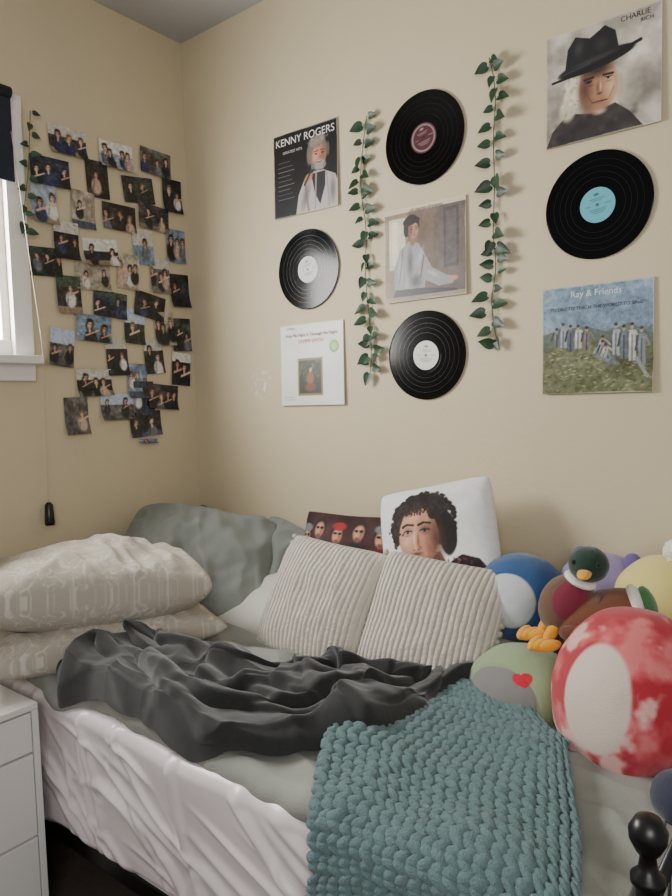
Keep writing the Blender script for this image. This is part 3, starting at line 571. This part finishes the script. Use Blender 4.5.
env=np.clip(1-np.abs(B)**8,0,1)**.5*np.clip(1-np.abs(2*A-1)**30,0,1)**.5
H=.026*env+.034*env*(fbm(st(A*3,B*1.3,2),2,211)+.3)+ .055*np.exp(-((A-.14)/.11)**2)*env
q=np.random.RandomState(11); sx_=np.zeros_like(X); sy_=np.zeros_like(X)
px_=(A*1.25); py_=B*.2
for i in range(44):
    x0=-.02+1.3*(i*.618%1); y0=(q.rand()-.5)*.38; ang=math.radians(-22+38*q.randn()) ; Ln=.08+.2*q.rand(); wd=.014+.020*q.rand(); hg=.024+.036*q.rand(); bow=(q.rand()-.5)*8
    p=(px_-x0)*math.cos(ang)+(py_-y0)*math.sin(ang); o_=-(px_-x0)*math.sin(ang)+(py_-y0)*math.cos(ang)-bow*p*p-.014*np.sin(p*16+i)
    tp=np.exp(-(p/Ln)**4)
    prof=np.where(o_<0,np.exp(-(o_/(wd*.55))**2),np.exp(-(o_/(wd*1.9))**2))*tp
    H=np.maximum(H,H*.72+hg*prof*env)
    dd_=-.85*wd*np.exp(-(o_/wd)**2)*tp*env; cxn=-math.sin(ang); cyn=math.cos(ang)
    sx_+=dd_*(tx*cxn+nx_*cyn); sy_+=dd_*(ty*cxn+ny_*cyn)
H=blur(H,3.0)+.0025*fbm(st(X*20,Y*20,0),2,230)*env
X=X+blur(sx_,3); Y=Y+blur(sy_,3)
over=np.clip(-1.045-Y,0,1)
Z=dz(X,np.maximum(Y,-1.03))+.004+H-over*1.8
tb=grid_obj('grey_throw_blanket',st(X,Y,Z),m_throw)
# ------------------------------------------------------------ chunky knit
xl_t=[0,.1,.35,.56,.70,1.2]; xl=[1.50,1.475,1.47,1.58,1.61,1.63]; xr=[1.80,1.91,2.02,2.09,2.12,2.13]
def K(s,t):
    a=np.interp(t,xl_t,xl); b=np.interp(t,xl_t,xr); x=a+(b-a)*s+.012*np.sin(t*13)*(1-s)
    yb=-.50-.10*(np.clip(s-.75,0,1)*4)**2*.6-.03*(1-np.clip(s*5,0,1))
    yend=-1.055; L=(yb-yend); flat=t<L
    yy_=np.where(flat,yb-t,yend)
    zt=dz(x,np.maximum(yy_,-1.02))*.6+.4*.672+.022+.008*np.sin(s*7+t*6)
    ph=np.clip((t-L)/.11,0,1)*math.pi/2; dr=np.clip(t-L-.11,0,9)
    y=np.where(flat,yy_,yend-.07*np.sin(ph)-(.012+.012*np.sin(s*9+1))*np.clip(dr/.15,0,1)); z=np.where(flat,zt,zt-.06*(1-np.cos(ph))-dr)
    return st(x,y,z)
def frame(s,t):
    e=1e-3; p=K(s,t); a=K(s+e,t)-p; b=K(s,t+e)-p; a/=np.linalg.norm(a,axis=-1,keepdims=True); b/=np.linalg.norm(b,axis=-1,keepdims=True); nn=np.cross(b,a); nn/=np.linalg.norm(nn,axis=-1,keepdims=True); return p,a,b,nn
la,lb=14,10; A,B=np.meshgrid(np.linspace(0,2*math.pi,lb,endpoint=False),np.linspace(-1,1,la),indexing='ij'); A=A.T;B=B.T
rad=.0118*np.clip(1.01-np.abs(B)**3,0,1)**.5*(1-.12*B)
lobe=st(B*.0215,rad*np.cos(A)+.005*B*B,rad*np.sin(A)-.006*B*B).reshape(-1,3)
lf=gfaces(la,lb,wrap=True)
V=[];F=[];rows=.0345; nrow=int(1.14/rows); ncol=21
for i in range(nrow):
    for j in range(ncol+1):
        for sg in(-1,1):
            s=(j+.02*rng.randn())/ncol; t=(i+.5)*rows
            if i==0 and (j<1 or j>ncol-1): continue
            p,a,b,nn=frame(np.array(s),np.array(t+sg*rows*.235+.004*math.sin(j*.8+i))); ang=sg*math.radians(33+3*rng.randn())
            ca,sa=math.cos(ang),math.sin(ang); ax=a*ca+b*sa; bx=-a*sa+b*ca; k=1+.06*rng.randn()
            W=p+k*(lobe[:,:1]*ax+lobe[:,1:2]*bx*sg+lobe[:,2:3]*nn)+nn*.003*rng.rand()
            o0=len(V); V+=W.tolist(); F+=[tuple(q+o0 for q in f_) for f_ in lf]
S,T=np.meshgrid(np.linspace(.01,.99,60),np.linspace(.02,1.1,100),indexing='ij'); G=K(S,T); o0=len(V); _,_,_,nn=frame(S,T); G=G-nn*.004
V+=G.reshape(-1,3).tolist(); F+=gfaces(60,100,o0)
mesh_obj('chunky_knit_blanket',V,F,[m_knit])
# ------------------------------------------------------------ nightstand
ns=empty('nightstand')
box('carcass',(.29,-1.32,.315),(.58,.39,.61),m_white,.003,ns); box('top_panel',(.3,-1.32,.625),(.6,.40,.018),m_white,.003,ns)
box('right_side_panel',(.3,-1.129,.31),(.6,.018,.61),m_white,.002,ns); box('left_side_panel',(.3,-1.511,.31),(.6,.018,.61),m_white,.002,ns)
for z0,z1 in((.500,.610),(.26,.493),(.03,.253)): box('drawer_front',(.59,-1.32,(z0+z1)/2),(.018,.358,z1-z0),m_white,.003,ns)
# ------------------------------------------------------------ light
w=bpy.data.worlds.new('sky'); bpy.context.scene.world=w; w.use_nodes=True; bg=w.node_tree.nodes['Background']; bg.inputs[0].default_value=(.97,.98,1,1); bg.inputs[1].default_value=.27
def area(name,loc,target,sx,sy,e,col):
    l=bpy.data.lights.new(name,'AREA'); l.shape='RECTANGLE'; l.size=sx; l.size_y=sy; l.energy=e; l.color=col; o=link(bpy.data.objects.new(name,l)); o.location=loc
    o.rotation_euler=(Vector(target)-Vector(loc)).to_track_quat('-Z','Y').to_euler()
area('window_daylight',(-.07,-1.285,2.05),(1.5,-1.285,2.05),.92,.84,92,(1,.99,.96))
area('room_fill',(3.1,-3.0,2.0),(1.0,-.3,1.2),1.3,1.1,42,(1,.97,.92))  # added soft frontal fill from behind the camera, no real source there
